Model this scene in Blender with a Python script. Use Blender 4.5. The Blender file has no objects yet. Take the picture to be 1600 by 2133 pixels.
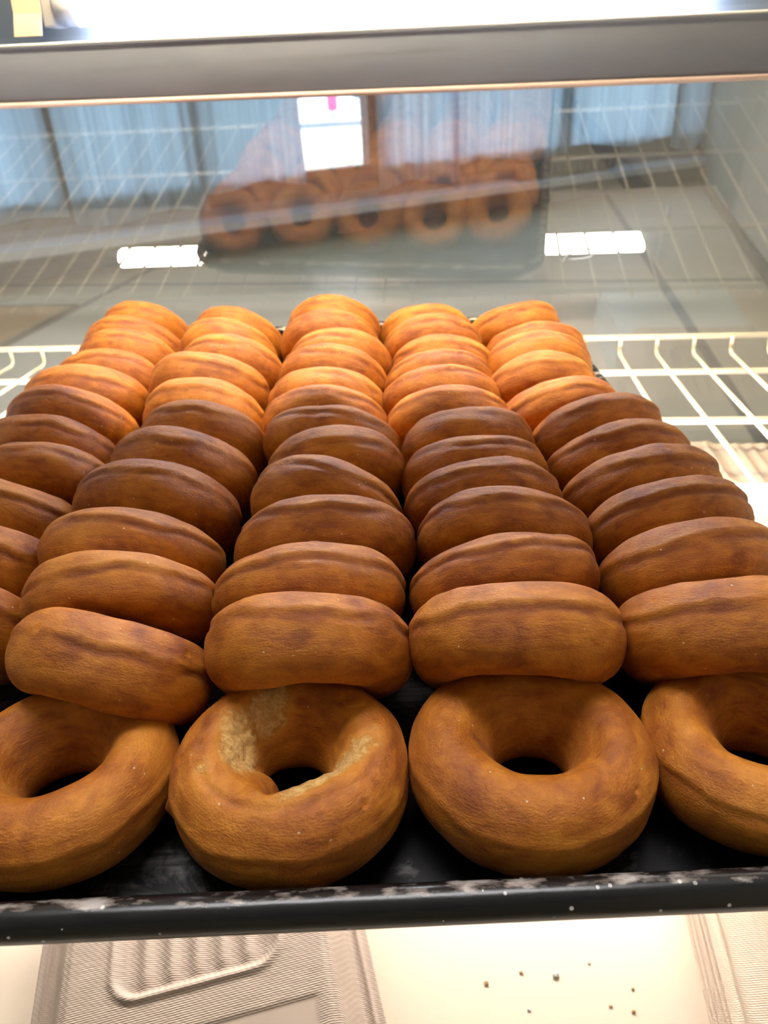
import bpy, math, random
import numpy as np
from mathutils import Matrix, Vector

scene = bpy.context.scene
COL = scene.collection
R = math.radians

# ------------------------------------------------------------------ camera
CAM = (0.041388, -0.145403, 0.249439)
PITCH, YAW, ROLL, FPX = 0.523883, -0.0076006, -0.0535662, 1560.12
fw = Vector((math.sin(YAW)*math.cos(PITCH), math.cos(YAW)*math.cos(PITCH), -math.sin(PITCH)))
rt = fw.cross(Vector((0, 0, 1))).normalized()
up = rt.cross(fw)
r2 = math.cos(ROLL)*rt + math.sin(ROLL)*up
u2 = -math.sin(ROLL)*rt + math.cos(ROLL)*up
cd = bpy.data.cameras.new('camera')
cam = bpy.data.objects.new('camera', cd)
COL.objects.link(cam)
M = Matrix.Identity(4)
for i in range(3):
    M[i][0], M[i][1], M[i][2], M[i][3] = r2[i], u2[i], -fw[i], CAM[i]
cam.matrix_world = M
cd.sensor_fit = 'VERTICAL'
cd.sensor_height = 9.8
cd.sensor_width = 9.8*1600/2133
cd.lens = 9.8*FPX/2133
cd.clip_start = 0.01
cd.clip_end = 500
cd.dof.use_dof = True
cd.dof.focus_distance = 0.31
cd.dof.aperture_fstop = 4.2
scene.camera = cam

# ------------------------------------------------------------------ view, world, light levels
scene.view_settings.view_transform = 'Standard'
scene.view_settings.look = 'None'
scene.view_settings.gamma = 1
scene.view_settings.exposure = 0
scene.view_settings.use_curve_mapping = False
scene.cycles.max_bounces = 10
scene.cycles.transparent_max_bounces = 16
scene.cycles.sample_clamp_indirect = 6
scene.cycles.caustics_reflective = False
scene.cycles.caustics_refractive = False

SKY_STRENGTH = 5.2          # overcast daylight outside the shop
CEILING_LIGHT = 13.5          # ceiling panel behind the counter
SHOP_LIGHT = 8.0            # ceiling panels over the shop floor
KEY_TUBE = 285.0             # warm strip lamp at the top of the case
RAIL_TUBE = 55.0              # cool tube seen behind the rail
SHELF_TUBE = 82.0            # tube under the wire shelf

w = bpy.data.worlds.new('sky')
scene.world = w
w.use_nodes = True
nt = w.node_tree
bg = nt.nodes['Background']
tc = nt.nodes.new('ShaderNodeTexCoord')
sx = nt.nodes.new('ShaderNodeSeparateXYZ')
rp = nt.nodes.new('ShaderNodeValToRGB')
rp.color_ramp.elements[0].position = 0.0
rp.color_ramp.elements[0].color = (0.72, 0.84, 0.98, 1)
rp.color_ramp.elements[1].position = 0.6
rp.color_ramp.elements[1].color = (0.80, 0.92, 1.0, 1)
nt.links.new(tc.outputs['Generated'], sx.inputs[0])
nt.links.new(sx.outputs['Z'], rp.inputs[0])
nt.links.new(rp.outputs[0], bg.inputs['Color'])
bg.inputs['Strength'].default_value = SKY_STRENGTH

# ------------------------------------------------------------------ helpers
class NT:
    """small wrapper for building node materials"""
    def __init__(s, name):
        s.m = bpy.data.materials.new(name)
        s.m.use_nodes = True
        s.t = s.m.node_tree
        s.b = s.t.nodes['Principled BSDF']
        s.out = s.t.nodes['Material Output']
    def n(s, typ, **kw):
        nd = s.t.nodes.new('ShaderNode'+typ)
        for k, v in kw.items():
            setattr(nd, k, v)
        return nd
    def put(s, sock, v):
        if isinstance(v, bpy.types.NodeSocket):
            s.t.links.new(v, sock)
        elif isinstance(v, (tuple, list)) and len(v) == 3 and sock.type == 'RGBA':
            sock.default_value = (*v, 1)
        else:
            sock.default_value = v
    def coord(s, which='Object', scale=None):
        c = s.n('TexCoord').outputs[which]
        if scale is not None:
            mp = s.n('Mapping')
            s.put(mp.inputs['Vector'], c)
            mp.inputs['Scale'].default_value = scale
            return mp.outputs[0]
        return c
    def noise(s, vec, scale, detail=3, rough=0.5, dist=0.0):
        nd = s.n('TexNoise')
        s.put(nd.inputs['Vector'], vec)
        nd.inputs['Scale'].default_value = scale
        nd.inputs['Detail'].default_value = detail
        nd.inputs['Roughness'].default_value = rough
        nd.inputs['Distortion'].default_value = dist
        return nd.outputs['Fac']
    def ramp(s, fac, stops):
        nd = s.n('ValToRGB')
        cr = nd.color_ramp
        while len(cr.elements) < len(stops):
            cr.elements.new(0.5)
        for e, (p, c) in zip(cr.elements, stops):
            e.position = p
            e.color = (*c, 1) if isinstance(c, (tuple, list)) else (c, c, c, 1)
        s.put(nd.inputs[0], fac)
        return nd.outputs[0]
    def mix(s, fac, a, b, mode='MIX'):
        nd = s.n('Mix', data_type='RGBA', blend_type=mode)
        s.put(nd.inputs[0], fac)
        s.put(nd.inputs[6], a)
        s.put(nd.inputs[7], b)
        return nd.outputs[2]
    def math(s, op, a, b=0.0, clamp=False):
        nd = s.n('Math', operation=op, use_clamp=clamp)
        s.put(nd.inputs[0], a)
        s.put(nd.inputs[1], b)
        return nd.outputs[0]
    def bump(s, h, strength, dist, normal=None):
        nd = s.n('Bump')
        nd.inputs['Strength'].default_value = strength
        nd.inputs['Distance'].default_value = dist
        s.put(nd.inputs['Height'], h)
        if normal is not None:
            s.put(nd.inputs['Normal'], normal)
        return nd.outputs[0]
    def set(s, **kw):
        names = dict(color='Base Color', rough='Roughness', metal='Metallic', normal='Normal',
                     spec='Specular IOR Level', sheen='Sheen Weight', sss='Subsurface Weight',
                     coat='Coat Weight', trans='Transmission Weight', ior='IOR')
        for k, v in kw.items():
            s.put(s.b.inputs[names[k]], v)
        return s

def two_sided_fresnel(t, ior):
    """mirror share of a thin pane, the same from either side"""
    bf = t.n('NewGeometry').outputs['Backfacing']
    io = t.n('MapRange')
    t.put(io.inputs[0], bf)
    io.inputs[3].default_value = ior
    io.inputs[4].default_value = 1/ior
    fr = t.n('Fresnel')
    t.put(fr.inputs[0], io.outputs[0])
    return fr.outputs[0]

def simple(name, color, rough=0.5, metal=0.0, var=0.08, scale=30, bump=0.0):
    t = NT(name)
    c = t.coord()
    n = t.noise(c, scale, 4)
    lo = tuple(x*(1-var) for x in color)
    hi = tuple(min(1, x*(1+var)) for x in color)
    t.set(color=t.ramp(n, [(0.3, lo), (0.7, hi)]), rough=rough, metal=metal)
    if bump:
        t.set(normal=t.bump(t.noise(c, scale*8, 3), 0.4, bump))
    return t.m

def emitter(name, color, strength):
    t = NT(name)
    t.set(color=(0.8, 0.8, 0.8))
    t.put(t.b.inputs['Emission Color'], color)
    t.b.inputs['Emission Strength'].default_value = strength
    return t.m

class MB:
    """collects shapes; build() links them as ONE mesh object"""
    def __init__(s):
        s.v, s.f, s.smooth = [], [], []
    def add(s, verts, faces, smooth=False):
        o = len(s.v)
        s.v += [tuple(v) for v in verts]
        s.f += [tuple(i+o for i in f) for f in faces]
        s.smooth += [smooth]*len(faces)
        return s
    def box(s, x0, x1, y0, y1, z0, z1):
        v = [(x, y, z) for x in (x0, x1) for y in (y0, y1) for z in (z0, z1)]
        f = [(0, 1, 3, 2), (4, 6, 7, 5), (0, 4, 5, 1), (2, 3, 7, 6), (0, 2, 6, 4), (1, 5, 7, 3)]
        return s.add(v, f)
    def tube(s, pts, rad, n=10, closed=False, caps=True):
        pts = [Vector(p) for p in pts]
        m = len(pts)
        rings = []
        prev = None
        for i, p in enumerate(pts):
            if closed:
                d = (pts[(i+1) % m]-pts[i-1]).normalized()
            else:
                d = (pts[min(i+1, m-1)]-pts[max(i-1, 0)]).normalized()
            if prev is None:
                a = Vector((0, 0, 1)) if abs(d.z) < 0.9 else Vector((1, 0, 0))
                u = d.cross(a).normalized()
            else:
                u = (prev-d*prev.dot(d)).normalized()
            prev = u
            v = d.cross(u)
            r = rad[i] if isinstance(rad, (list, tuple)) else rad
            rings.append([p+r*(math.cos(2*math.pi*k/n)*u+math.sin(2*math.pi*k/n)*v) for k in range(n)])
        vs = [q for rg in rings for q in rg]
        fs = []
        for i in range(m if closed else m-1):
            j = (i+1) % m
            for k in range(n):
                fs.append((i*n+k, i*n+(k+1) % n, j*n+(k+1) % n, j*n+k))
        s.add(vs, fs, True)
        if caps and not closed:
            o = len(s.v)-len(vs)
            s.f.append(tuple(o+k for k in range(n))[::-1]); s.smooth.append(False)
            s.f.append(tuple(o+(m-1)*n+k for k in range(n))); s.smooth.append(False)
        return s
    def prism(s, prof, x0, x1, smooth=False):
        """profile in (y,z), extruded along x"""
        n = len(prof)
        v = [(x0, y, z) for y, z in prof]+[(x1, y, z) for y, z in prof]
        f = [(i, (i+1) % n, n+(i+1) % n, n+i) for i in range(n)]
        s.add(v, f, smooth)
        s.f += [tuple(len(s.v)-2*n+i for i in range(n))[::-1], tuple(len(s.v)-n+i for i in range(n))]
        s.smooth += [False, False]
        return s
    def build(s, name, mat, parent=None, loc=None, rot=None, bevel=0.0, fix=True):
        me = bpy.data.meshes.new(name)
        me.from_pydata(s.v, [], s.f)
        me.polygons.foreach_set('use_smooth', s.smooth)
        me.validate()
        me.update()
        if fix:
            import bmesh
            bm = bmesh.new()
            bm.from_mesh(me)
            bmesh.ops.recalc_face_normals(bm, faces=bm.faces)
            if bevel:
                bmesh.ops.bevel(bm, geom=list(bm.edges), offset=bevel, segments=2, affect='EDGES', profile=0.7)
            bm.to_mesh(me)
            bm.free()
        me.materials.append(mat)
        o = bpy.data.objects.new(name, me)
        COL.objects.link(o)
        if parent: o.parent = parent
        if loc: o.location = loc
        if rot: o.rotation_euler = rot
        return o

def empty(name, loc=(0, 0, 0), rot=(0, 0, 0)):
    o = bpy.data.objects.new(name, None)
    o.empty_display_size = 0.05
    COL.objects.link(o)
    o.location = loc
    o.rotation_euler = rot
    return o

def tag(o, label, cat, group=None, kind=None):
    o['label'] = label
    o['category'] = cat
    if group: o['group'] = group
    if kind: o['kind'] = kind
    return o

def struct(o):
    o['kind'] = 'structure'
    return o

def grid_mesh(name, P, mat, parent=None, wrap_u=False, wrap_v=False, attrs=None, smooth=True):
    """P: (n,m,3) array -> quad grid mesh object; attrs: {name: (n,m,4)} colours"""
    n, m = P.shape[:2]
    iu = np.arange(n if wrap_u else n-1)
    iv = np.arange(m if wrap_v else m-1)
    A, B = np.meshgrid(iu, iv, indexing='ij')
    A2, B2 = (A+1) % n, (B+1) % m
    F = np.stack([A*m+B, A2*m+B, A2*m+B2, A*m+B2], -1).reshape(-1, 4)
    me = bpy.data.meshes.new(name)
    me.vertices.add(n*m)
    me.vertices.foreach_set('co', P.reshape(-1).astype(np.float32))
    me.loops.add(F.size)
    me.loops.foreach_set('vertex_index', F.reshape(-1).astype(np.int32))
    me.polygons.add(len(F))
    me.polygons.foreach_set('loop_start', (np.arange(len(F))*4).astype(np.int32))
    me.polygons.foreach_set('loop_total', np.full(len(F), 4, np.int32))
    me.update(calc_edges=True)
    me.polygons.foreach_set('use_smooth', np.full(len(F), smooth))
    for k, a in (attrs or {}).items():
        at = me.attributes.new(k, 'FLOAT_COLOR', 'POINT')
        at.data.foreach_set('color', a.reshape(-1).astype(np.float32))
    me.materials.append(mat)
    me.validate()
    o = bpy.data.objects.new(name, me)
    COL.objects.link(o)
    if parent: o.parent = parent
    return o

CASE_YAW = R(-6)
CC, CS = math.cos(CASE_YAW), math.sin(CASE_YAW)
def case_pt(x, y, z):            # case frame -> world
    return (x*CC-y*CS, x*CS+y*CC, z)

# ================================================================== the shop (setting)
FLOOR_Z, CEIL_Z = -0.95, 1.85
m_floor = NT('floor_slabs')
c = m_floor.coord('Object')
br = m_floor.n('TexBrick')
m_floor.put(br.inputs['Vector'], c)
br.offset = 0.0
br.inputs['Scale'].default_value = 1.0
br.inputs['Mortar Size'].default_value = 0.035
br.inputs['Mortar Smooth'].default_value = 0.3
br.inputs['Brick Width'].default_value = 3.72
br.inputs['Row Height'].default_value = 4.8
nz = m_floor.noise(c, 1.6, 4)
tilec = m_floor.ramp(nz, [(0.3, (0.56, 0.51, 0.38)), (0.7, (0.66, 0.62, 0.50))])
m_floor.put(br.inputs['Color1'], tilec)
m_floor.put(br.inputs['Color2'], tilec)
m_floor.put(br.inputs['Mortar'], (0.17, 0.17, 0.16))
m_floor.set(color=br.outputs['Color'], rough=0.35)
MB().box(-6.2, 6.5, -5.0, 14, FLOOR_Z-0.1, FLOOR_Z).build('floor', m_floor.m, rot=(0, 0, R(-10.5)), loc=(0.98, 0.0, 0))
struct(bpy.data.objects['floor'])

m_wall = simple('wall_beige', (0.52, 0.47, 0.38), 0.8, scale=2)
m_dado = simple('wall_slate', (0.25, 0.27, 0.34), 0.7, scale=3)
m_ceil = simple('ceiling_white', (0.75, 0.75, 0.73), 0.9, scale=2)
m_frame = simple('mullion_dark', (0.16, 0.15, 0.16), 0.5)
m_ledge = simple('ledge_pale', (0.62, 0.68, 0.80), 0.45)
m_base = simple('baseboard_dark', (0.10, 0.085, 0.07), 0.5)

# storefront wall frame: u runs along the wall, v points outwards
WA = (-2.437, 5.849)
WANG = R(28.986)
def front(name, mb, mat):
    return mb.build(name, mat, loc=(WA[0], WA[1], 0), rot=(0, 0, WANG))
U0, U1, SILL, HEAD = -3.6, 7.12, -0.46, 1.45
mb = MB()
mb.box(U0-0.2, 7.35, 0, 0.16, FLOOR_Z, SILL-0.14)
mb.box(U0-0.2, 7.35, 0, 0.16, HEAD, CEIL_Z)
mb.box(U0-0.2, U0, 0, 0.16, SILL-0.14, HEAD)
struct(front('wall_front', mb, m_dado))
struct(front('trim_1', MB().box(U1, 7.2, -0.012, 0.15, SILL-0.14, HEAD), m_ledge))
struct(front('trim_2', MB().box(U0, U1, -0.02, 0.16, SILL-0.14, SILL), m_frame))
struct(front('trim_3', MB().box(U0, 7.19, -0.42, -0.001, -0.735, -0.675), m_ledge))
struct(front('baseboard_front', MB().box(U0, 7.19, -0.02, -0.001, FLOOR_Z, FLOOR_Z+0.09), m_dado))
m_pane = NT('window_glass')
tr = m_pane.n('BsdfTransparent'); tr.inputs[0].default_value = (0.96, 0.98, 1, 1)
gl = m_pane.n('BsdfGlossy'); gl.inputs['Roughness'].default_value = 0.02
mx = m_pane.n('MixShader')
m_pane.put(mx.inputs[0], two_sided_fresnel(m_pane, 1.5)); m_pane.put(mx.inputs[1], tr.outputs[0]); m_pane.put(mx.inputs[2], gl.outputs[0])
m_pane.put(m_pane.out.inputs['Surface'], mx.outputs[0])
bays = [(U0, -1.2), (-1.2, 0.16), (0.16, 1.25), (1.25, 2.88), (2.88, 5.06), (5.06, 6.62), (6.62, U1)]
for i, (a, b) in enumerate(bays):
    fm = MB()
    s = 0.07
    fm.box(a, a+s, -0.02, 0.12, SILL, HEAD).box(b-s, b, -0.02, 0.12, SILL, HEAD)
    fm.box(a+s, b-s, -0.02, 0.12, SILL, SILL+0.05).box(a+s, b-s, -0.02, 0.12, HEAD-0.05, HEAD)
    wo = struct(front('window_%d' % (i+1), fm, m_frame))
    pane = MB().box(a+s, b-s, 0.07, 0.076, SILL+0.05, HEAD-0.05).build('pane', m_pane.m, wo)

# right-hand shop wall, back wall, left wall, ceiling
def wall_between(name, p, q, z0, z1, th, mat):
    d = Vector((q[0]-p[0], q[1]-p[1]))
    return struct(MB().box(0, d.length, 0, th, z0, z1).build(name, mat, loc=(p[0], p[1], 0), rot=(0, 0, math.atan2(d.y, d.x))))
CORNER = (WA[0]+7.2*math.cos(WANG), WA[1]+7.2*math.sin(WANG))
RB = (CORNER[0]-0.2818*13.2, CORNER[1]-0.9595*13.2)
wall_between('wall_right', RB, CORNER, FLOOR_Z, CEIL_Z, -0.15, m_wall)
wall_between('baseboard_right', (RB[0]-0.012, RB[1]), (CORNER[0]-0.012, CORNER[1]-0.03), FLOOR_Z, FLOOR_Z+0.10, 0.011, m_base)
LC = (WA[0]+U0*math.cos(WANG), WA[1]+U0*math.sin(WANG))
wall_between('wall_left', (LC[0], LC[1]+0.1), (LC[0], -3.2), FLOOR_Z, CEIL_Z, -0.15, m_wall)
wall_between('wall_back', (LC[0], -3.2), (RB[0]+0.2, -3.2), FLOOR_Z, CEIL_Z, -0.15, m_wall)
struct(MB().box(-7.0, 6.0, -3.5, 10.6, CEIL_Z, CEIL_Z+0.1).build('ceiling', m_ceil))

m_panel = emitter('ceiling_diffuser', (1.0, 0.965, 0.97), CEILING_LIGHT)
m_panel2 = emitter('ceiling_diffuser_shop', (1.0, 0.93, 0.82), SHOP_LIGHT)
m_trimw = simple('lamp_frame_white', (0.8, 0.8, 0.8), 0.5)
panels = [(-0.05, 0.46, 'ceiling light panel straight above the display case'),
          (-2.6, 2.4, 'ceiling light panel over the left of the shop floor'),
          (1.6, 2.6, 'ceiling light panel over the right of the shop floor'),
          (0.6, 5.4, 'ceiling light panel nearest the curtained windows')]
for x, y, lab in panels:
    e = tag(empty('ceiling_light', (x, y, CEIL_Z)), lab, 'light', 'ceiling light panels')
    fm = MB()
    fm.box(-0.62, 0.62, -0.32, -0.30, -0.03, 0).box(-0.62, 0.62, 0.30, 0.32, -0.03, 0)
    fm.box(-0.62, -0.60, -0.30, 0.30, -0.03, 0).box(0.60, 0.62, -0.30, 0.30, -0.03, 0)
    fm.build('frame', m_trimw, e)
    MB().box(-0.60, 0.60, -0.30, 0.30, -0.022, -0.014).build('diffuser', m_panel if y < 1 else m_panel2, e)

# ------------------------------------------------------------------ curtains
def curtain_mat(nm, through):
    t = NT(nm)
    c = t.coord('Object', (1, 1, 0.02))
    n = t.noise(c, 26, 3)
    colr = t.ramp(n, [(0.25, (0.32, 0.46, 0.60)), (0.75, (0.55, 0.75, 0.93))])
    df = t.n('BsdfDiffuse'); t.put(df.inputs[0], colr)
    tl = t.n('BsdfTranslucent'); t.put(tl.inputs[0], colr)
    ms = t.n('MixShader'); ms.inputs[0].default_value = through
    t.put(ms.inputs[1], df.outputs[0]); t.put(ms.inputs[2], tl.outputs[0])
    t.put(t.out.inputs['Surface'], ms.outputs[0])
    return t.m
m_curt = curtain_mat('curtain_fabric', 0.66)
m_curt2 = curtain_mat('curtain_lining', 0.34)
rng = np.random.RandomState(11)
def curtain(u0, u1, zb, lab, flare=0.0, flare_r=0.0, seed=0, mat=None):
    rs = np.random.RandomState(seed)
    nu, nz = int((u1-u0)*70), 14
    t = np.linspace(0, 1, nu)
    z = np.linspace(HEAD+0.05, zb, nz)
    cuts = np.sort(rs.uniform(0, 1, int((u1-u0)*8)))
    ph = np.interp(t, np.concatenate([[0], cuts, [1]]), np.arange(len(cuts)+2))*math.pi
    amp = 0.026*(0.6+0.5*np.sin(t*9+seed))
    P = np.zeros((nu, nz, 3))
    for j in range(nz):
        k = j/(nz-1)
        P[:, j, 0] = (u0+flare*k)*(1-t)+(u1+flare_r*k)*t
        P[:, j, 1] = -0.085+amp*np.sin(ph)*(0.8+0.3*k)+0.012*np.sin(2.3*ph+2*k)
        P[:, j, 2] = z[j]+(0.03*np.sin(t*7+seed)*k)
    o = grid_mesh('curtain', P, mat or m_curt)
    o.location = (WA[0], WA[1], 0)
    o.rotation_euler = (0, 0, WANG)
    tag(o, lab, 'curtain', 'pale curtains at the shop windows')
curtain(-3.5, -1.22, -0.52, 'pale curtain mostly past the left edge of the view', seed=1)
curtain(-1.19, 0.13, -0.55, 'pale blue-grey curtain furthest left in view, behind the reflected wires', 0, 0.05, seed=2)
curtain(0.19, 1.23, -0.60, 'pale curtain second from the left, with low uneven hem', 0.03, 0.03, seed=3)
curtain(1.28, 2.10, -0.47, 'narrow pale curtain just left of the bright bare window pane', -0.03, 0.05, seed=4)
curtain(2.86, 3.72, -0.60, 'pale curtain just right of the bright bare window pane', 0, 0.02, seed=5)
curtain(3.68, 5.05, -0.49, 'pale blue curtain above the dark box on the ledge', 0, 0, seed=6)
curtain(5.08, 6.60, -0.46, 'bright blue curtain left of the narrow dull curtain at the right end', 0, 0, seed=7)
curtain(6.56, 7.11, -0.58, 'narrow dull grey-blue curtain at the right end of the windows', 0, 0, seed=8, mat=m_curt2)

# brown mat on the floor at the left
m_mat = simple('mat_brown', (0.46, 0.27, 0.12), 0.9, scale=40)
mt = tag(empty('door_mat', (-1.965, 4.811, FLOOR_Z), (0, 0, R(-9))), 'tan brown floor mat beyond the glass at far left', 'mat')
MB().box(-1.5, 0, -1.0, 0, 0, 0.012).build('mat_field', m_mat, mt)
MB().box(-1.53, 0.03, -1.03, -1.0, 0, 0.014).box(-1.53, 0.03, 0, 0.03, 0, 0.014).box(-1.53, -1.5, -1.0, 0, 0, 0.014).box(0, 0.03, -1.0, 0, 0, 0.014).build('mat_border', m_base, mt)

# dark low box on the ledge under the right-hand curtains
m_dark = simple('dark_slate', (0.07, 0.08, 0.095), 0.5)
h = empty('heater', (WA[0]+4.95*math.cos(WANG)+0.2*math.sin(WANG), WA[1]+4.95*math.sin(WANG)-0.2*math.cos(WANG), -0.675), (0, 0, WANG))
tag(h, 'low dark grey heater box on the window ledge', 'heater')
hb = MB().box(-0.62, 0.62, -0.06, 0.06, 0.015, 0.14)
hb.build('housing', m_dark, h, bevel=0.008)
g = MB()
for k in range(12):
    g.box(-0.57+k*0.098, -0.51+k*0.098, -0.068, -0.0595, 0.03, 0.125)
g.build('grille', m_frame, h)
for sxx in (-0.5, 0.5):
    MB().box(sxx-0.03, sxx+0.03, -0.05, 0.05, 0, 0.016).build('foot', m_frame, h)

# ------------------------------------------------------------------ outdoors
m_snow = simple('pale_ground', (0.86, 0.88, 0.88), 0.8, var=0.05, scale=0.6)
struct(MB().box(-60, 60, 6, 140, -1.25, -1.05).build('ground', m_snow, loc=(0, 3, 0), rot=(0, 0, R(8))))
m_kerb = simple('kerb_grey', (0.30, 0.36, 0.42), 0.8)
tag(MB().box(-14, 14, -0.15, 0.15, -1.05, -0.90).build('kerb', m_kerb, loc=(-1.5, 27.6, 0), rot=(0, 0, R(8))),
    'long low grey kerb across the pale ground outside the bare window', 'kerb')
e = tag(empty('street_sign', (-1.35, 32.5, -1.05)), 'tall pink-red sign on a thin post outside the bare window', 'sign')
m_red = simple('sign_pink', (0.80, 0.12, 0.30), 0.5)
MB().tube([(0, 0, 0), (0, 0, 0.35)], 0.04).build('post', m_dark, e)
MB().box(-0.19, 0.19, -0.03, 0.03, 0.33, 1.9).build('sign_panel', m_red, e, bevel=0.02)
m_bush = simple('bush_blue_green', (0.22, 0.33, 0.38), 0.9, scale=2)
for k, (x, y, s, lab) in enumerate([(-7.4, 58, 1.5, 'dark roadside bush to the left of the pink-red sign'), (1.9, 58, 1.6, 'dark roadside bush to the right of the pink-red sign')]):
    n1, n2 = 40, 20
    T, S = np.meshgrid(np.linspace(0, 2*np.pi, n1, endpoint=False), np.linspace(0.02, np.pi-0.02, n2), indexing='ij')
    rr = s*(1+0.16*np.sin(5*T+k)*np.sin(4*S)+0.1*np.sin(9*T+7*S))
    P = np.stack([2.0*rr*np.cos(T)*np.sin(S), rr*np.sin(T)*np.sin(S), 0.8*rr*np.cos(S)+s*0.7], -1)
    o = grid_mesh('bush', P, m_bush, wrap_u=True)
    o.location = (x, y, -1.05)
    tag(o, lab, 'bush', 'bushes across the road')

# ================================================================== the display case
case = tag(empty('display_case', (0, 0, 0), (0, 0, CASE_YAW)), 'bakery display case with slanted front glass and grey metal rail', 'display case')
m_deck = simple('cream_laminate', (0.82, 0.71, 0.58), 0.35, var=0.03, scale=6)
m_side = simple('case_side_grey', (0.52, 0.51, 0.46), 0.4, var=0.03)
m_white = simple('case_white', (0.75, 0.74, 0.71), 0.45, var=0.03)
GT = math.tan(R(8.4))
def glass_y(z): return 0.728-(z-0.065)*GT
HW, HL = 0.64, 2.4
MB().box(-HL, HW, -0.24, 0.80, -0.315, -0.29).build('lower_deck', m_deck, case, bevel=0.002)  # unseen strip towards the worker is added to brighten the reflection in the glass
for s_ in (-1, 1):
    prof = [(-0.10, -0.315), (0.81, -0.315), (0.80, -0.29), (glass_y(0.24)+0.07, 0.24), (0.78, 0.30), (0.78, 0.80), (0.43, 0.80), (0.22, 0.40), (-0.10, 0.10)]
    mb = MB().prism(prof, HW if s_ > 0 else -HL-0.02, HW+0.02 if s_ > 0 else -HL)
    mb.build('side_panel', m_side, case)
MB().box(-HL, HW, 0.175, 0.412, 0.310, 0.326).build('upper_shelf', m_white, case, bevel=0.002)
MB().box(-HL, HW, 0.43, 0.78, 0.80, 0.82).build('top_panel', m_white, case)

# front glass: clear pane with a light film of dust
g = NT('case_glass')
tr = g.n('BsdfTransparent'); tr.inputs[0].default_value = (0.97, 0.985, 0.98, 1)
gl = g.n('BsdfGlossy'); gl.inputs['Roughness'].default_value = 0.0
m1 = g.n('MixShader')
g.put(m1.inputs[0], two_sided_fresnel(g, 2.8)); g.put(m1.inputs[1], tr.outputs[0]); g.put(m1.inputs[2], gl.outputs[0])
df = g.n('BsdfDiffuse'); df.inputs[0].default_value = (0.9, 0.9, 0.86, 1)
tl = g.n('BsdfTranslucent'); tl.inputs[0].default_value = (0.9, 0.9, 0.86, 1)
m2 = g.n('MixShader'); m2.inputs[0].default_value = 0.5
g.put(m2.inputs[1], df.outputs[0]); g.put(m2.inputs[2], tl.outputs[0])
m3 = g.n('MixShader')
dust = g.noise(g.coord(), 9, 5)
g.put(m3.inputs[0], g.ramp(dust, [(0.3, 0.04), (0.75, 0.075)]))
g.put(m3.inputs[1], m1.outputs[0]); g.put(m3.inputs[2], m2.outputs[0])
g.put(g.out.inputs['Surface'], m3.outputs[0])
z0, z1 = -0.289, 0.25
MB().prism([(glass_y(z0), z0), (glass_y(z0)+0.004, z0), (glass_y(z1)+0.004, z1), (glass_y(z1), z1)], -HL, HW).build('front_glass', g.m, case)

# smudge and speck of glue on the glass, pale
sm = NT('smudge'); sm.set(color=(0.62, 0.72, 0.76), rough=0.4)
def glass_pt(x, z): return (x, glass_y(z)-0.0007, z)
loop = [(0.172, 0.0660), (0.1735, 0.0700), (0.178, 0.0745), (0.186, 0.0775), (0.195, 0.0785), (0.2025, 0.0770), (0.2045, 0.0735), (0.201, 0.0705), (0.193, 0.0690), (0.184, 0.0685), (0.1775, 0.0690)]
MB().tube([glass_pt(x, z) for x, z in loop], 0.0011, 6).build('smudge', sm.m, case)

# rail at the top edge of the glass
m_rail = NT('rail_metal')
c = m_rail.coord('Object', (1.5, 6, 6))
n1_ = m_rail.noise(c, 8, 4)
m_rail.set(color=m_rail.ramp(n1_, [(0.3, (0.108, 0.118, 0.148)), (0.7, (0.128, 0.138, 0.17))]), rough=0.6, metal=0.0, spec=0.3)
m_cream_bounce = simple('cream_bounce_edge', (0.55, 0.42, 0.38), 0.4)  # cream with a pink cast painted in for light bounced off the donuts
m_refl = NT('reflector_metal')
m_refl.set(color=(0.13, 0.165, 0.23), rough=0.3, metal=0.2)
ry = 0.6975
rail = []
for k in range(13):
    a = k/12
    rail.append((ry-0.004*math.sin(math.pi*a)*0.8+0.003*a, 0.2385+0.0475*a))
rail += [(ry+0.001, 0.2885), (ry+0.006, 0.2885), (ry+0.006, 0.286), (ry+0.0055, 0.243), (ry+0.02, 0.2405), (ry+0.02, 0.2385)]
RT = (0, R(0.68), 0)
MB().prism(rail, -HL+0.01, HW-0.01, True).build('rail', m_rail.m, case, rot=RT, loc=(0, 0, 0.0005))
bead = MB().tube([(-HL+0.012, ry-0.002, 0.2378), (0.345, ry-0.002, 0.2378)], 0.0026, 12)
bead.build('rail_bead', m_cream_bounce, case, rot=RT, loc=(0, 0, 0.0005))
MB().tube([(0.372, ry-0.008, 0.2385), (0.372, ry+0.004, 0.2385)], 0.0062, 16).build('rail_bolt', simple('bolt_brown', (0.35, 0.20, 0.16), 0.4), case, rot=RT)
MB().tube([(-HL+0.012, ry+0.003, 0.2893), (HW-0.012, ry+0.003, 0.2893)], 0.0016, 8).build('rail_lip', m_white, case, rot=RT, loc=(0, 0, 0.0005))
MB().prism([(ry+0.006, 0.244), (ry+0.07, 0.248), (ry+0.075, 0.30), (ry+0.07, 0.42), (ry+0.073, 0.42), (ry+0.078, 0.30), (ry+0.073, 0.245), (ry+0.006, 0.241)],
           -HL+0.01, HW-0.01).build('reflector', m_refl.m, case, rot=RT)

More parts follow.
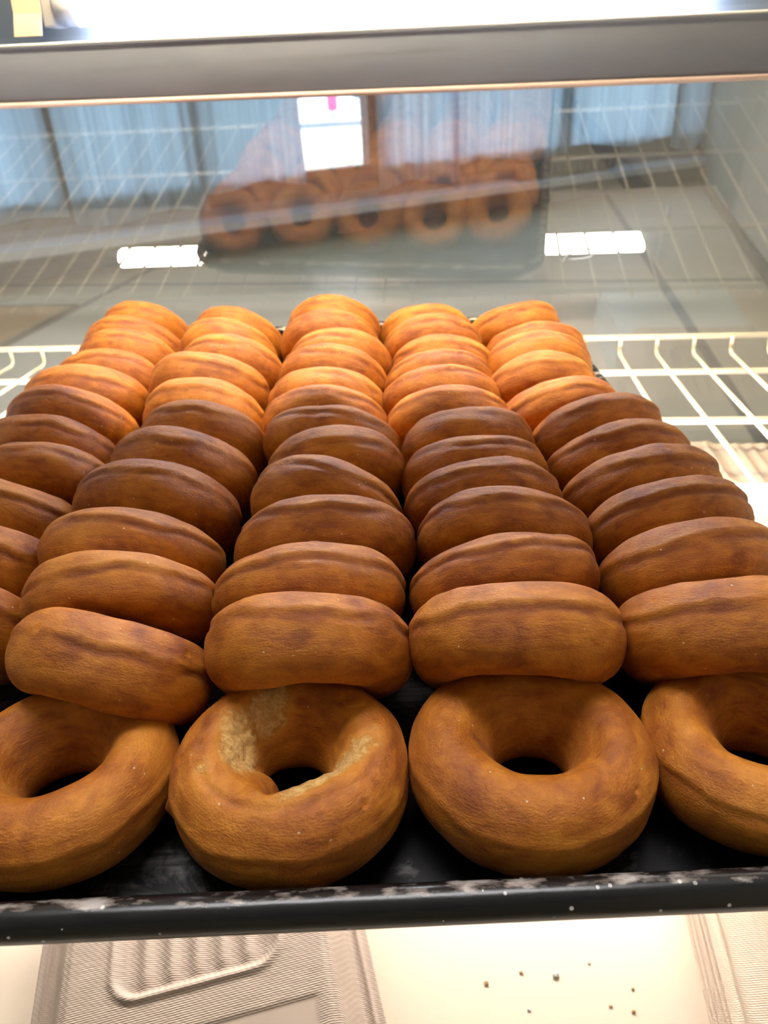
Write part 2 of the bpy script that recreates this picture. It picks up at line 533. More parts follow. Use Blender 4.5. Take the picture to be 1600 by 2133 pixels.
# ------------------------------------------------------------------ lamps in the case
m_cap = simple('lamp_cap', (0.75, 0.76, 0.78), 0.35, metal=0.2)
m_bracket = simple('bracket_cream', (0.85, 0.62, 0.42), 0.5)
def tube_lamp(name, x0, x1, y, z, rad, mat, lab, tilt=0.0, bracket=True):
    xc = (x0+x1)/2
    e = tag(empty(name, case_pt(xc, y, z), (0, tilt, CASE_YAW)), lab, 'lamp')
    L = (x1-x0)/2
    MB().tube([(-L, 0, 0), (L, 0, 0)], rad, 24).build('tube', mat, e)
    for s in (-1, 1):
        MB().tube([(s*(L+0.0005), 0, 0), (s*(L+0.018), 0, 0), (s*(L+0.022), 0, 0)], [rad*1.04, rad*1.04, rad*0.8], 24).build('end_cap', m_cap, e)
        b = MB().box(s*(L+0.022), s*(L+0.034), -0.012, 0.016, -0.018, 0.022)
        b.build('socket', m_white, e, bevel=0.002)
    return e, L
m_tube = emitter('tube_cool', (0.94, 0.95, 1.0), RAIL_TUBE)
lampA, LA = tube_lamp('fluorescent_lamp', -0.325, 0.300, 0.738, 0.3235, 0.0175, m_tube, 'glowing white fluorescent tube above the grey rail', R(0.7))
br_ = MB().prism([(-0.020, 0.016), (-0.018, 0.016), (-0.020, -0.006), (-0.029, -0.0255), (-0.031, -0.0255), (-0.022, -0.006)], -LA-0.058, -LA-0.030)
br_.box(-LA-0.058, -LA-0.030, -0.020, 0.03, 0.0155, 0.018)
br_.build('bracket', m_bracket, lampA)
m_key = emitter('tube_warm', (1.0, 0.82, 0.53), KEY_TUBE)
lampB, LB = tube_lamp('strip_lamp', -0.36, 0.36, 0.60, 0.772, 0.013, m_key, 'warm strip lamp under the top panel of the case, above the picture')
m_und = emitter('tube_under', (1.0, 0.885, 0.79), SHELF_TUBE)
lampC, LC_ = tube_lamp('shelf_lamp', -0.475, 0.33, 0.432, -0.070, 0.013, m_und, 'bright white tube lamp hung below the wire shelf')

for s in (-1, 1):
    MB().box(s*(LC_+0.026), s*(LC_+0.030), -0.006, 0.006, 0.022, 0.0545).build('hanger', m_white, lampC)

# ------------------------------------------------------------------ wire shelf
m_wire = NT('cream_coated_wire')
m_wire.set(color=(0.86, 0.80, 0.64), rough=0.3)
PITCHW = -0.0235
shelf = tag(empty('wire_shelf', (0, 0, 0), (0, 0, CASE_YAW)), 'cream plastic-coated wire shelf carrying the black tray', 'shelf')
def wz(y): return -0.0052+PITCHW*max(y, 0)
LIPY = 0.672
kx = -1.26
xs = []
while kx < 0.61:
    xs.append(kx); kx += 0.0385
off = 0.231-min(xs, key=lambda v: abs(v-0.231))
xs = [v+off for v in xs]
for x in xs:
    yb = LIPY-0.034
    pts = [(x, 0.05, wz(0.05)), (x, 0.2, wz(0.2)), (x, 0.45, wz(0.45)), (x, yb, wz(yb)), (x, LIPY-0.017, wz(LIPY-0.017)), (x, LIPY-0.0105, wz(LIPY)+0.0008), (x, LIPY-0.0066, wz(LIPY)+0.0036),
           (x, LIPY-0.0054, wz(LIPY)+0.0075), (x, LIPY-0.0052, -0.0030)]
    MB().tube(pts, 0.0021, 8).build('wire', m_wire.m, shelf)
for y, z, rad in [(LIPY, -0.0042, 0.0032), (0.620, wz(0.620)-0.0052, 0.0032), (0.487, wz(0.487)-0.0052, 0.0032), (0.25, wz(0.25)-0.0052, 0.0032), (0.06, wz(0.06)-0.0052, 0.0032)]:
    MB().tube([(-1.28, y, z), (0.625, y, z)], rad, 10).build('crossbar', m_wire.m, shelf)

# ------------------------------------------------------------------ tray
m_tray = NT('tray_dark_steel')
c = m_tray.coord('Object')
worn = m_tray.noise(c, 28, 6, 0.65, 0.6)
scr = m_tray.noise(m_tray.coord('Object', (8, 90, 20)), 5, 4)
mask = m_tray.math('MULTIPLY', m_tray.ramp(worn, [(0.55, 0.0), (0.62, 1.0)]), m_tray.ramp(scr, [(0.35, 0.2), (0.6, 1.0)]))
m_tray.set(color=m_tray.mix(mask, (0.008, 0.008, 0.009), (0.13, 0.12, 0.12)), rough=m_tray.ramp(worn, [(0.4, 0.28), (0.7, 0.5)]), metal=0.55)
m_rim = NT('tray_rim_worn')
c = m_rim.coord('Object')
sxyz = m_rim.n('SeparateXYZ'); m_rim.put(sxyz.inputs[0], c)
wn = m_rim.noise(m_rim.coord('Object', (60, 160, 120)), 1.0, 5, 0.6)
yc_ = m_rim.math('MINIMUM', sxyz.outputs['Y'], -0.0001)      # inner shoulder of the front bead, where it rubs
sl = m_rim.math('ADD', m_rim.math('MULTIPLY', m_rim.math('SUBTRACT', sxyz.outputs['Z'], 0.0192), 78.0), m_rim.math('MULTIPLY', m_rim.math('ADD', yc_, 0.0001), 136.0))
wm = m_rim.ramp(m_rim.math('ADD', sl, m_rim.math('MULTIPLY', m_rim.math('SUBTRACT', wn, 0.5), 1.7)), [(0.44, 0.0), (0.68, 1.0)])
lowz = m_rim.math('MULTIPLY', m_rim.math('SUBTRACT', 0.0165, sxyz.outputs['Z']), 260)
wl = m_rim.math('MULTIPLY', m_rim.ramp(m_rim.math('ADD', lowz, wn), [(0.72, 0.0), (0.9, 1.0)]), 0.22)
vo = m_rim.n('TexVoronoi'); m_rim.put(vo.inputs['Vector'], c); vo.inputs['Scale'].default_value = 190
spk = m_rim.math('LESS_THAN', vo.outputs['Distance'], 0.13)
spk2 = m_rim.math('MULTIPLY', spk, m_rim.ramp(vo.outputs['Color'], [(0.62, 0.0), (0.66, 0.75)]))
colr = m_rim.mix(wm, (0.006, 0.0065, 0.008), m_rim.ramp(wn, [(0.42, (0.16, 0.10, 0.07)), (0.66, (0.50, 0.47, 0.44))]))
colr = m_rim.mix(wl, colr, (0.30, 0.26, 0.18))
colr = m_rim.mix(spk2, colr, (0.75, 0.74, 0.72))
m_rim.set(color=colr, rough=m_rim.mix(wm, (0.24, 0.24, 0.24), (0.5, 0.5, 0.5)), metal=m_rim.math('MULTIPLY', wm, 0.4))
m_rim.set(normal=m_rim.bump(wn, 0.15, 0.001))

TW, TL, TC, TF = 0.2300, 0.655, 0.045, -0.0065
def rrect(hw, y0, y1, rad, n=8):
    pts = []
    for cx, cy, a0 in ((hw-rad, y0+rad, -90), (hw-rad, y1-rad, 0), (-hw+rad, y1-rad, 90), (-hw+rad, y0+rad, 180)):
        for k in range(n+1):
            a = R(a0+90*k/n)
            pts.append((cx+rad*math.cos(a), cy+rad*math.sin(a)))
    return pts
tray = tag(empty('baking_tray', (0, 0, 0)), 'long black baking tray with worn rolled rim full of ring donuts', 'tray')
BR = 0.0064
lo = rrect(TW-0.024, TF+0.022, TL-0.022, 0.028)
mi = rrect(TW-0.020, TF+0.018, TL-0.018, 0.031)
hi = rrect(TW-2*BR+0.001, TF+2*BR-0.001, TL-2*BR+0.001, TC-0.008)
n = len(lo)
v, f = [], []
loops = [(lo, -0.0008), (mi, 0.002), (hi, 0.0185)]
lo_o = rrect(TW-0.0235, TF+0.0215, TL-0.0215, 0.028)
loops_o = [(hi, 0.0185), (rrect(TW-0.0192, TF+0.0172, TL-0.0172, 0.031), 0.0012), (lo_o, -0.0024)]
rings = []
for pts, z in loops: rings.append([(x, y, z) for x, y in pts])
outer = []
for pts, z in loops_o[1:]: outer.append([(x, y, z) for x, y in pts])
allr = [outer[1], outer[0]]+[rings[2], rings[1], rings[0]]
for rg in allr: v += rg
for i in range(len(allr)-1):
    for k in range(n):
        f.append((i*n+k, i*n+(k+1) % n, (i+1)*n+(k+1) % n, (i+1)*n+k))
f.append(tuple(range(4*n, 5*n)))
f.append(tuple(range(0, n))[::-1])
MB().add(v, f).build('pan', m_tray.m, tray)
rim = rrect(TW-BR, TF+BR, TL-BR, TC-BR, 12)
# extra points along the straights so that the wear can follow the bead
MB().tube([(x, y, 0.0192) for x, y in rim], BR, 20, closed=True).build('rolled_rim', m_rim.m, tray)

# ================================================================== ring donuts
def donut_material():
    t = NT('fried_dough')
    c = t.coord('Object')
    rnd = t.n('ObjectInfo').outputs['Random']
    off = t.n('CombineXYZ')
    for i in range(3):
        t.put(off.inputs[i], t.math('MULTIPLY', rnd, 3.1+i))
    va = t.n('VectorMath', operation='ADD')
    t.put(va.inputs[0], c); t.put(va.inputs[1], off.outputs[0])
    p = va.outputs[0]
    mp = t.n('Mapping'); t.put(mp.inputs['Vector'], p); mp.inputs['Scale'].default_value = (1, 1, 3.2)
    ps = mp.outputs[0]
    big = t.noise(p, 38, 4, 0.55, 0.4)
    mid = t.noise(ps, 95, 5, 0.6, 0.5)
    fine = t.noise(p, 1050, 3, 0.6)
    grain = t.noise(ps, 560, 4, 0.65)
    at = t.n('Attribute'); at.attribute_name = 'mask'
    sp = t.n('SeparateColor'); t.put(sp.inputs[0], at.outputs['Color'])
    band, crease, crumb = sp.outputs[0], sp.outputs[1], sp.outputs[2]
    pit = at.outputs['Alpha']
    fmix = t.math('ADD', t.math('MULTIPLY', big, 0.6), t.math('MULTIPLY', mid, 0.4))
    fmix = t.math('ADD', fmix, t.math('MULTIPLY', t.math('SUBTRACT', rnd, 0.5), 0.10))
    base = t.ramp(fmix, [(0.36, (0.25, 0.060, 0.005)), (0.5, (0.45, 0.142, 0.011)), (0.64, (0.64, 0.245, 0.024))])
    bandm = t.math('MULTIPLY', band, t.ramp(mid, [(0.35, 0.15), (0.65, 0.85)]))
    colr = t.mix(bandm, base, (0.66, 0.27, 0.035))
    crm = t.math('MULTIPLY', crease, t.ramp(mid, [(0.3, 1.0), (0.7, 0.6)]))
    colr = t.mix(crm, colr, (0.20, 0.045, 0.012))
    colr = t.mix(t.math('MULTIPLY', pit, 0.8), colr, (0.62, 0.20, 0.015))
    crc = t.ramp(t.noise(p, 420, 4, 0.7), [(0.3, (0.66, 0.29, 0.05)), (0.6, (1.0, 0.66, 0.24))])
    crmk = t.ramp(t.math('ADD', crumb, t.math('MULTIPLY', t.math('SUBTRACT', t.noise(p, 210, 5, 0.7), 0.5), 1.5)), [(0.30, 0.0), (0.75, 1.0)])
    crmk = t.math('MULTIPLY', crmk, t.ramp(crumb, [(0.08, 0.0), (0.3, 1.0)]))
    colr = t.mix(t.math('MULTIPLY', t.ramp(crumb, [(0.02, 0.0), (0.3, 1.0)]), 0.8), colr, (0.66, 0.27, 0.035))
    colr = t.mix(crmk, colr, crc)
    # pale sugar specks
    vo = t.n('TexVoronoi'); t.put(vo.inputs['Vector'], p); vo.inputs['Scale'].default_value = 260
    spk = t.math('LESS_THAN', vo.outputs['Distance'], 0.10)
    spk = t.math('MULTIPLY', spk, t.ramp(vo.outputs['Color'], [(0.78, 0.0), (0.80, 0.7)]))
    colr = t.mix(spk, colr, (0.85, 0.72, 0.52))
    rough = t.ramp(grain, [(0.35, 0.33), (0.65, 0.58)])
    t.set(color=colr, rough=rough, spec=0.38)
    h = t.math('ADD', t.math('MULTIPLY', fine, 0.40), t.math('ADD', t.math('MULTIPLY', grain, 0.60), t.math('MULTIPLY', mid, 0.5)))
    nrm = t.bump(h, 0.7, 0.0013)
    nrm = t.bump(t.math('MULTIPLY', crmk, t.noise(p, 700, 4, 0.7)), 1.0, 0.0016, nrm)
    t.set(normal=nrm)
    t.b.inputs['Sheen Weight'].default_value = 0.03
    t.b.inputs['Sheen Roughness'].default_value = 0.4
    t.b.inputs['Subsurface Weight'].default_value = 0.0
    return t.m
m_dough = donut_material()

def waves(P, freq, rs, n=7):
    o = np.zeros(P.shape[:-1])
    for _ in range(n):
        k = rs.normal(size=3); k /= np.linalg.norm(k)
        o += np.sin(P@(k*freq*rs.uniform(0.6, 1.5))+rs.uniform(0, 6.28))
    return o/math.sqrt(n)

def donut_mesh(Rm, t, seed, hi=False, torn=False):
    rs = np.random.RandomState(seed)
    n1, n2 = (288, 112) if hi == 2 else (220, 88) if hi else (152, 64)
    a = 0.0155 if hi == 2 else min(0.0150, Rm*0.34)
    th = np.linspace(0, 2*np.pi, n1, endpoint=False)
    ps = np.linspace(0, 2*np.pi, n2, endpoint=False)
    T, S = np.meshgrid(th, ps, indexing='ij')
    e = 2/(2.1 if hi == 2 else rs.uniform(2.0, 2.3))
    c = np.sign(np.cos(S))*np.abs(np.cos(S))**e
    s = np.sign(np.sin(S))*np.abs(np.sin(S))**e
    aa = a*np.ones_like(T)
    if torn:                      # narrow teardrop hole with a split towards the front
        aa = a*1.10+0.0012*np.sin(2*T+0.6)-0.0125*np.exp(-np.abs((np.mod(T-R(-100)+np.pi, 2*np.pi)-np.pi)/0.17)**1.3)
        aa += 0.0034*np.exp(-((np.mod(T-R(-60)+np.pi, 2*np.pi)-np.pi)/0.35)**2)
        aa += 0.0032*np.exp(-((np.mod(T-R(-140)+np.pi, 2*np.pi)-np.pi)/0.35)**2)
    b = t/2
    R0 = Rm-a
    # hole side may grow or shrink, outer radius stays
    flare = 1-(0.30 if hi == 2 else 0.0)*s
    rad = np.where(np.cos(S) >= 0, R0+a*c, R0+aa*c*flare)
    ecc = 1+rs.uniform(-0.012, 0.012)*np.cos(2*T+rs.uniform(0, 6))
    P = np.stack([rad*ecc*np.cos(T), rad*ecc*np.sin(T), b*s], -1)
    Nn = np.stack([np.cos(S)*np.cos(T), np.cos(S)*np.sin(T), np.sin(S)], -1)
    lump = waves(P, 55, rs)*0.0012+waves(P, 140, rs)*0.00050+waves(P, 380, rs, 9)*0.00018
    # crease round the rim, wandering up and down
    z0 = rs.uniform(0.001, 0.0058)
    rag = waves(P*np.array([1, 1, 0.0]), 260, rs)*0.00045+waves(P*np.array([1, 1, 0.3]), 700, rs)*0.0002
    zc = z0+rag+0.0016*np.sin(T+rs.uniform(0, 6))+0.0009*np.sin(3*T+rs.uniform(0, 6))+0.0005*np.sin(8*T+rs.uniform(0, 6))
    outer = np.clip(np.cos(S)*3, 0, 1)
    zz = P[..., 2]
    depth = 0.55+0.45*np.sin(2*T+rs.uniform(0, 6))*np.sin(3*T+rs.uniform(0, 6))
    wv = waves(P*np.array([1, 1, 0.3]), 220, rs)
    crease = np.exp(-((zz-zc)/0.0019)**2)*outer*np.clip(depth+0.5*wv+0.15, 0.0, 1)
    band = np.exp(-((zz-zc-0.0034)/0.0024)**2)*outer*np.clip(0.55+0.5*wv, 0, 1)
    band = np.maximum(band, 0.6*np.exp(-((zz-zc+0.005)/0.004)**2)*outer*np.clip(0.3+0.5*waves(P*np.array([1, 1, 0.4]), 130, rs), 0, 1))
    if hi == 2:
        crease, band = crease*0.35, band*0.6
    disp = lump-0.0010*crease+0.0005*np.exp(-((zz-zc-0.003)/0.002)**2)*outer
    # open blisters
    pit = np.zeros_like(T)
    for _ in range(rs.randint(2, 6)):
        ti, si = rs.randint(n1), rs.uniform(0.15, 1.35)
        q = np.array([(R0+a*np.cos(si))*np.cos(th[ti]), (R0+a*np.cos(si))*np.sin(th[ti]), b*np.sin(si)])
        pr = rs.uniform(0.0009, 0.0019)
        d = np.linalg.norm((P-q)*np.array([1, 1, 1.2]), axis=-1)
        g = np.exp(-(d/pr)**4)
        disp -= 0.0008*g
        disp += 0.0003*np.exp(-((d-pr*1.5)/(pr*0.5))**2)
        pit = np.maximum(pit, g)
    crumb = np.zeros_like(T)
    if torn:
        top = np.clip(np.sin(S)*2.2, 0, 1)
        X, Y = P[..., 0], P[..., 1]
        def blob(cx, cy, la, lb, ang):
            ca, sa = math.cos(ang), math.sin(ang)
            u, v_ = (X-cx)*ca+(Y-cy)*sa, -(X-cx)*sa+(Y-cy)*ca
            return np.exp(-((u/la)**2+(v_/lb)**2)**1.6)*top
        crumb = np.maximum.reduce([blob(-0.0195, 0.001, 0.0150, 0.0075, R(100)), blob(-0.011, 0.0205, 0.011, 0.0070, R(60)),
                                   blob(0.0155, -0.0150, 0.0225, 0.0068, R(43)), 0.45*blob(-0.03, -0.014, 0.004, 0.003, 0.3)])
        disp -= 0.0011*crumb*(1+0.5*waves(P, 900, rs))
        # raised rough shoulder and its edge
        rr = np.hypot(X, Y)
        edge = np.exp(-((rr-0.0345)/0.0016)**2)*top*np.clip(np.cos(T-R(-80))*1.5, 0, 1)
        disp -= 0.0008*edge
        disp += (waves(P, 700, rs)*0.00022)*top*(rr < 0.034)
        crease = np.maximum(crease*0.5, 0.35*edge)
        # small ragged nub on the left rim
        d = np.linalg.norm(P-np.array([-0.0435, -0.0135, 0.0]), axis=-1)
        disp += 0.0026*np.exp(-(d/0.0032)**2)
        crease = np.maximum(crease, 0.9*np.exp(-(d/0.0045)**2))
    P = P+Nn*disp[..., None]
    mask = np.stack([band, crease, crumb, pit], -1)
    return P, mask

ROWS = [
     [(-0.1665, 0.131, 51.9, 0.0437, 0.037), (-0.1734, 0.178, 51.9, 0.0437, 0.037), (-0.1778, 0.225, 53.1, 0.0437, 0.0343), (-0.1684, 0.2638, 53.1, 0.0437, 0.0329), (-0.1789, 0.3073, 53.1, 0.0437, 0.0345), (-0.1793, 0.35, 53.1, 0.0458, 0.0359), (-0.184, 0.397, 51.9, 0.0465, 0.037), (-0.184, 0.444, 51.9, 0.0437, 0.037), (-0.1799, 0.491, 53.1, 0.0437, 0.0359), (-0.184, 0.5338, 53.1, 0.0459, 0.0348), (-0.184, 0.578, 53.1, 0.0437, 0.0353)] ,
     [(-0.0794, 0.099, 53.6, 0.0437, 0.031), (-0.0843, 0.1375, 53.6, 0.0452, 0.031), (-0.0891, 0.176, 53.1, 0.0453, 0.0326), (-0.0877, 0.2189, 53.1, 0.0463, 0.036), (-0.0834, 0.2659, 51.9, 0.0437, 0.037), (-0.0792, 0.3129, 51.9, 0.0437, 0.037), (-0.0879, 0.3599, 51.9, 0.0437, 0.037), (-0.0928, 0.4069, 51.9, 0.0465, 0.037), (-0.0835, 0.4539, 51.9, 0.0437, 0.037), (-0.0924, 0.5009, 51.9, 0.0437, 0.037), (-0.0945, 0.556, 48.0, 0.0437, 0.037)] ,
     [(0.0052, 0.099, 53.6, 0.0442, 0.031), (0.0016, 0.1375, 53.1, 0.0462, 0.032), (0.0077, 0.179, 53.1, 0.0451, 0.0327), (0.0075, 0.2194, 53.1, 0.0437, 0.0328), (0.0101, 0.2609, 53.1, 0.0437, 0.032), (0.0061, 0.2994, 53.6, 0.0445, 0.031), (0.0008, 0.3379, 53.1, 0.0437, 0.0317), (-0.0006, 0.3786, 53.1, 0.044, 0.0351), (0.0029, 0.4256, 53.1, 0.0437, 0.0343), (0.0073, 0.4643, 53.1, 0.0437, 0.0343), (-0.0046, 0.5113, 52.1, 0.0445, 0.037), (-0.0027, 0.5581, 52.2, 0.0437, 0.037)] ,
     [(0.0904, 0.099, 53.6, 0.0446, 0.031), (0.093, 0.1375, 53.6, 0.0455, 0.031), (0.0977, 0.176, 53.6, 0.0453, 0.031), (0.0932, 0.2145, 53.6, 0.0437, 0.031), (0.0958, 0.253, 53.6, 0.0437, 0.031), (0.0933, 0.2915, 53.6, 0.0437, 0.031), (0.0854, 0.33, 53.6, 0.0437, 0.031), (0.0832, 0.3685, 53.6, 0.0437, 0.031), (0.0851, 0.407, 53.6, 0.0437, 0.031), (0.0907, 0.4455, 53.1, 0.0437, 0.0337), (0.0867, 0.4913, 53.1, 0.0437, 0.0366), (0.0843, 0.549, 44.0, 0.0437, 0.0365)] ,
     [(0.1778, 0.099, 53.1, 0.0437, 0.0349), (0.181, 0.1427, 53.1, 0.0437, 0.0329), (0.181, 0.1812, 53.6, 0.0437, 0.031), (0.1805, 0.2197, 53.6, 0.0437, 0.031), (0.1799, 0.2582, 53.6, 0.0437, 0.031), (0.1789, 0.2967, 53.6, 0.0437, 0.031), (0.1640, 0.3352, 53.1, 0.0437, 0.0324), (0.1585, 0.3790, 53.1, 0.0437, 0.0358), (0.1655, 0.4290, 53.1, 0.0437, 0.0355), (0.1735, 0.475, 47.0, 0.0437, 0.0344), (0.1657, 0.537, 39.0, 0.0437, 0.0354)] ,
]
FRONT = [(-0.0902, 0.0571, 4.0, 0.0450, 0.037), (0.0002, 0.0548, 4.0, 0.0455, 0.037), (0.0912, 0.0549, 4.0, 0.0459, 0.037), (0.1775, 0.0535, 4.0, 0.0442, 0.037)]
COLN = ['leftmost column', 'second column from the left', 'middle column', 'second column from the right', 'rightmost column']
ORD = ['first', 'second', 'third', 'fourth', 'fifth', 'sixth', 'seventh', 'eighth', 'ninth', 'tenth', 'eleventh', 'twelfth', 'thirteenth']
GROUP = 'ring donuts on the black tray'
drng = np.random.RandomState(21)
def place_donut(x, y, phi, Rm, t, seed, label, yaw=0.0, roll=0.0, hi=False, torn=False, lift=0.0):
    P, mask = donut_mesh(Rm, t, seed, hi, torn)
    o = grid_mesh('ring_donut', P, m_dough, wrap_u=True, wrap_v=True, attrs={'mask': mask})
    rot = Matrix.Rotation(yaw, 3, 'Z') @ Matrix.Rotation(-R(phi), 3, 'X') @ Matrix.Rotation(roll, 3, 'Y')
    A = np.array(rot)
    zmin = (P.reshape(-1, 3)@A.T)[:, 2].min()
    o.rotation_euler = rot.to_euler()
    o.location = (x, y, -zmin-0.0006+lift)
    tag(o, label, 'donut', GROUP)
    return o
seed = 100
front_labels = ['dark brown ring donut lying flat at the front left, cut by the frame',
                'torn ring donut lying flat at the front with pale crumb showing round its hole',
                'smooth whole ring donut lying flat at the front, right of the torn one',
                'ring donut lying flat at the front right, cut by the frame edge']
for k, (x, y, phi, Rm, t) in enumerate(FRONT):
    place_donut(x, y, phi, Rm, t, 60+k, front_labels[k], yaw=0, hi=2, torn=(k == 1))
for ci, rows in enumerate(ROWS):
    n = len(rows)
    for i, (x, y, phi, Rm, t) in enumerate(rows):
        lit = 'orange-lit' if y > 0.30 else ('brown' if y > 0.11 else 'pale-topped brown')
        if ci == 0:
            q = n-1-i
            where = 'backmost in the ' if q == 0 else ORD[q]+' from the back in the '
        else:
            q = n-1-i
            if q == 0: where = 'backmost in the '
            elif q < 5: where = ORD[q]+' from the back in the '
            else: where = ORD[i+1]+' from the front in the '
        lab = '%s ring donut, %s%s' % (lit, where, COLN[ci])
        seed += 1
        yaw = R(drng.uniform(-7, 7))+(-x*0.25)
        roll = R(drng.uniform(-6, 6)+(9, 8, 5, 1, -5)[ci])
        phi += drng.uniform(-3, 3)+(-3, 2, 3, 3)[i]*(ci > 0) if i < 4 else drng.uniform(-3, 3)
        y -= (-0.001, 0.0, 0.0005, 0.0005)[i] if i < 4 and ci > 0 else 0.0
        if i == 0: t = max(t, 0.0355)
        place_donut(x, y, phi, Rm, t, seed, lab, yaw, roll, hi=(i < 3))

# ================================================================== moulded-fibre takeout boxes
def fibre_mat(name, colr):
    t = NT(name)
    c = t.coord('Object')
    w1 = t.n('TexWave', wave_type='BANDS', bands_direction='Y'); t.put(w1.inputs[0], c)
    w1.inputs['Scale'].default_value = 235; w1.inputs['Distortion'].default_value = 1.2
    w1.inputs['Detail'].default_value = 2; w1.inputs['Detail Scale'].default_value = 2.0
    w2 = t.n('TexWave', wave_type='BANDS', bands_direction='DIAGONAL'); t.put(w2.inputs[0], c)
    w2.inputs['Scale'].default_value = 170; w2.inputs['Distortion'].default_value = 1.5
    hgt = t.math('ADD', t.math('MULTIPLY', w1.outputs['Fac'], 0.7), t.math('MULTIPLY', w2.outputs['Fac'], 0.3))
    at = t.n('Attribute'); at.attribute_name = 'mask'
    sp = t.n('SeparateColor'); t.put(sp.inputs[0], at.outputs['Color'])
    hgt = t.math('MULTIPLY', hgt, sp.outputs[0])
    n = t.noise(c, 60, 4)
    t.set(color=t.ramp(n, [(0.3, tuple(v*0.94 for v in colr)), (0.7, colr)]), rough=0.75, normal=t.bump(hgt, 0.55, 0.0010))
    return t.m
m_fibre = fibre_mat('moulded_fibre', (0.52, 0.43, 0.36))
m_fibre2 = fibre_mat('moulded_fibre_cream', (0.76, 0.62, 0.49))
m_fibre_base2 = simple('moulded_fibre_tan', (0.70, 0.52, 0.36), 0.75, scale=60)
m_fibre_base = simple('moulded_fibre_plain', (0.62, 0.52, 0.44), 0.75, scale=60)

def smooth01(x): x = np.clip(x, 0, 1); return x*x*(3-2*x)
def lid_grid(half, height, ribs=True, n=240):
    u = np.linspace(-half, half, n)
    U, V = np.meshgrid(u, u, indexing='ij')
    rc = 0.016                      # rounded plan corners
    qx, qy = np.abs(U)-(half-rc), np.abs(V)-(half-rc)
    sd = np.hypot(np.maximum(qx, 0), np.maximum(qy, 0))+np.minimum(np.maximum(qx, qy), 0)-rc
    d = -sd                         # distance in from the edge
    z = 0.0018*np.exp(-((d-0.0065)/0.0016)**2)
    z = z+height*smooth01((d-0.011)/0.017)
    z = z+0.0014*smooth01((d-0.028)/0.004)
    weave = np.ones_like(z)*0.55+0.45*smooth01((d-0.010)/0.01)
    if ribs:
        # sunken ribbed panel with a raised bead round its edge
        px, vy = np.abs(U)-0.050, np.maximum(-0.030-V, V-0.085)
        rr = 0.016
        gx, gy = px+rr, vy+rr
        pd = np.hypot(np.maximum(gx, 0), np.maximum(gy, 0))+np.minimum(np.maximum(gx, gy), 0)-rr
        inside = smooth01(-pd/0.006)
        z = z-0.0036*inside+0.0016*np.exp(-((pd-0.001)/0.0022)**2)
        z = z+0.0028*inside*(0.5+0.5*np.cos(2*np.pi*U/0.0155))**1.5*smooth01(-pd/0.012)
        # plain finger flat at the front edge
        fx = smooth01((0.040-np.abs(U-0.034))/0.008)*smooth01((-0.053-V)/0.004)
        z = z-0.0010*fx
        weave = weave*(1-fx)
    # clamp points outside the rounded outline onto it
    k = np.maximum(sd, 0)
    ln = np.hypot(np.maximum(qx, 1e-9), np.maximum(qy, 1e-9))
    U2 = U-np.where(k > 0, np.sign(U)*np.maximum(qx, 0)/ln*k, 0)
    V2 = V-np.where(k > 0, np.sign(V)*np.maximum(qy, 0)/ln*k, 0)
    P = np.stack([U2, V2, z], -1)
    mask = np.stack([weave]*3+[np.ones_like(z)], -1)
    return P, mask
def tub(half, depth, th=0.0016):
    """open tray part of the box: flange at z=0, floor at -depth"""
    mb = MB()
    lv = []
    for ins, z in [(0, 0), (0, -th), (0.010, -th), (0.022, -depth), (0.024, -depth)]:
        lv.append([(x, y, z) for x, y in rrect(half-ins, -half+ins, half-ins, 0.016)])
    n = len(lv[0])
    vs = [q for l in lv for q in l]
    fs = []
    for i in range(len(lv)-1):
        for k in range(n):
            fs.append((i*n+k, i*n+(k+1) % n, (i+1)*n+(k+1) % n, (i+1)*n+k))
    fs.append(tuple((len(lv)-1)*n+k for k in range(n)))
    mb.add(vs, fs, False)
    return mb
def takeout_box(x, y, z, yaw, label, lid_h=0.033, depth=0.0385, group=None, ribs=True, half=0.1075, n=240):
    e = tag(empty('takeout_box', (x, y, z), (0, 0, yaw)), label, 'takeout box', group)
    P, mask = lid_grid(half, lid_h, ribs, n)
    P[..., 2] += depth+0.0012
    lid = grid_mesh('lid', P, m_fibre, e, attrs={'mask': mask})
    sm = lid.modifiers.new('thickness', 'SOLIDIFY'); sm.thickness = 0.001; sm.offset = -1
    tb = tub(half, depth).build('base', m_fibre_base, e)
    tb.location = (0, 0, depth)
    return e
takeout_box(-0.0945, 0.1347, -0.2897, R(12.5), 'closed moulded-fibre takeout box with ribbed lid, below the tray at left')
# nested stack at the right: only the rims and the top one show
SX, SY, SYAW = 0.348, 0.150, R(-8)
order = ['bottom', 'second', 'third', 'fourth', 'fifth']
for k in range(6):
    lab = ('cream fibre box on top of the nested stack at lower right' if k == 5 else
           '%s cream fibre box %sin the nested stack at lower right' % (order[k], '' if k == 0 else 'from the bottom '))
    hf, dp = 0.1075, 0.010
    e = tag(empty('takeout_box', (SX+0.0006*((k*7) % 3-1), SY, -0.2897+0.0082*k), (0, 0, SYAW)), lab, 'takeout box', 'nested takeout boxes at the right')
    P, mask = lid_grid(hf, 0.0045, False, 120 if k < 5 else 200)
    P[..., 2] = np.minimum(P[..., 2], 0.0052)
    P[..., 2] += 0.0020
    o = grid_mesh('lid', P, m_fibre2, e, attrs={'mask': mask})
    sm = o.modifiers.new('thickness', 'SOLIDIFY'); sm.thickness = 0.0009; sm.offset = -1
    MB().prism([(0, 0)]*0 or [(-hf+0.001, 0), (hf-0.001, 0), (hf-0.001, 0.0012), (-hf+0.001, 0.0012)], -hf+0.001, hf-0.001).build('base', m_fibre_base2, e)

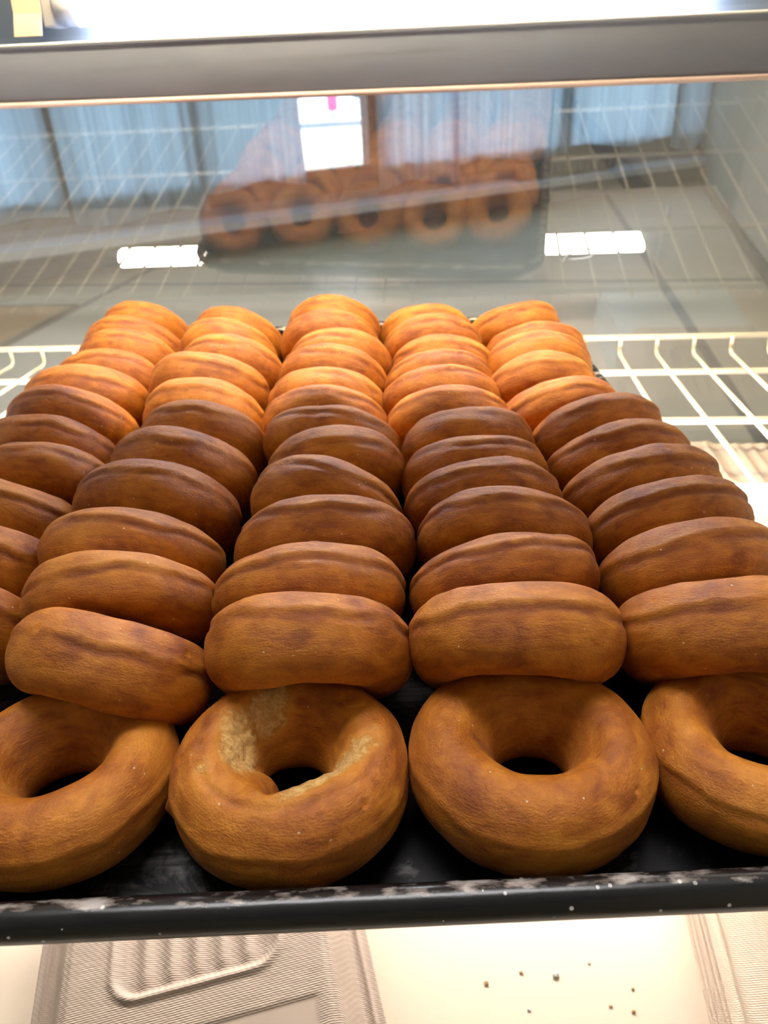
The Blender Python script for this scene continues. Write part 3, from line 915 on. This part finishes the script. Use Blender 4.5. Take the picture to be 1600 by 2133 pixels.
# closed boxes standing at the back right of the lower deck, seen through the wires
for k in range(2):
    x, y, _ = case_pt(0.40, 0.625, 0)
    takeout_box(x, y, -0.2897+0.0735*k, R(-6), ['white takeout box seen through the wires, lower of the pair', 'white takeout box seen through the wires, upper of the pair'][k],
                group='boxes behind the wires', n=110)
# stack of waxed paper
m_paper = NT('waxed_paper')
cc = m_paper.coord('Object', (1, 1, 900))
m_paper.set(color=m_paper.ramp(m_paper.noise(cc, 3, 3), [(0.35, (0.55, 0.64, 0.72)), (0.65, (0.78, 0.86, 0.92))]), rough=0.35)
x, y, _ = case_pt(0.405, 0.395, 0)
pp = tag(empty('paper_stack', (x, y, -0.2897), (0, 0, R(-9))), 'block of pale blue waxed paper sheets below the shelf at right', 'paper')
for k in range(3):
    MB().box(-0.10+0.001*k, 0.10+0.0015*k, -0.085, 0.085-0.001*k, 0.03*k, 0.03*k+0.0292).build('ream', m_paper.m, pp)

# crumbs on the deck
m_crumb = simple('crumb', (0.62, 0.40, 0.20), 0.8, scale=400)
m_sugar = simple('sugar_crumb', (0.85, 0.83, 0.78), 0.6, scale=400)
crs = np.random.RandomState(4)
cpos = [(0.140, 0.139, 0.0019, 1), (0.092, 0.136, 0.0013, 0), (0.117, 0.142, 0.0011, 0), (0.172, 0.118, 0.0010, 0), (0.186, 0.114, 0.0011, 0),
        (0.190, 0.128, 0.0009, 0), (0.118, 0.118, 0.0010, 1), (0.165, 0.146, 0.0008, 0), (0.148, 0.101, 0.0010, 1), (0.100, 0.107, 0.0011, 0)]
for i, (x, y, rad, wht) in enumerate(cpos):
    n1, n2 = 14, 8
    T, S = np.meshgrid(np.linspace(0, 2*np.pi, n1, endpoint=False), np.linspace(0.05, np.pi-0.05, n2), indexing='ij')
    rr = rad*(1+0.25*np.sin(3*T+i)*np.sin(2*S+i))
    P = np.stack([1.2*rr*np.cos(T)*np.sin(S), rr*np.sin(T)*np.sin(S), 0.7*rr*np.cos(S)], -1)
    o = grid_mesh('crumb', P, m_sugar if wht else m_crumb, wrap_u=True)
    o.location = (x, y, -0.29-P[..., 2].min()-0.0001)
    tag(o, 'tiny white sugar crumb on the cream deck below the tray' if wht else 'tiny brown crumb on the cream deck below the tray', 'crumb',
        'white crumbs on the cream deck' if wht else 'brown crumbs on the cream deck')
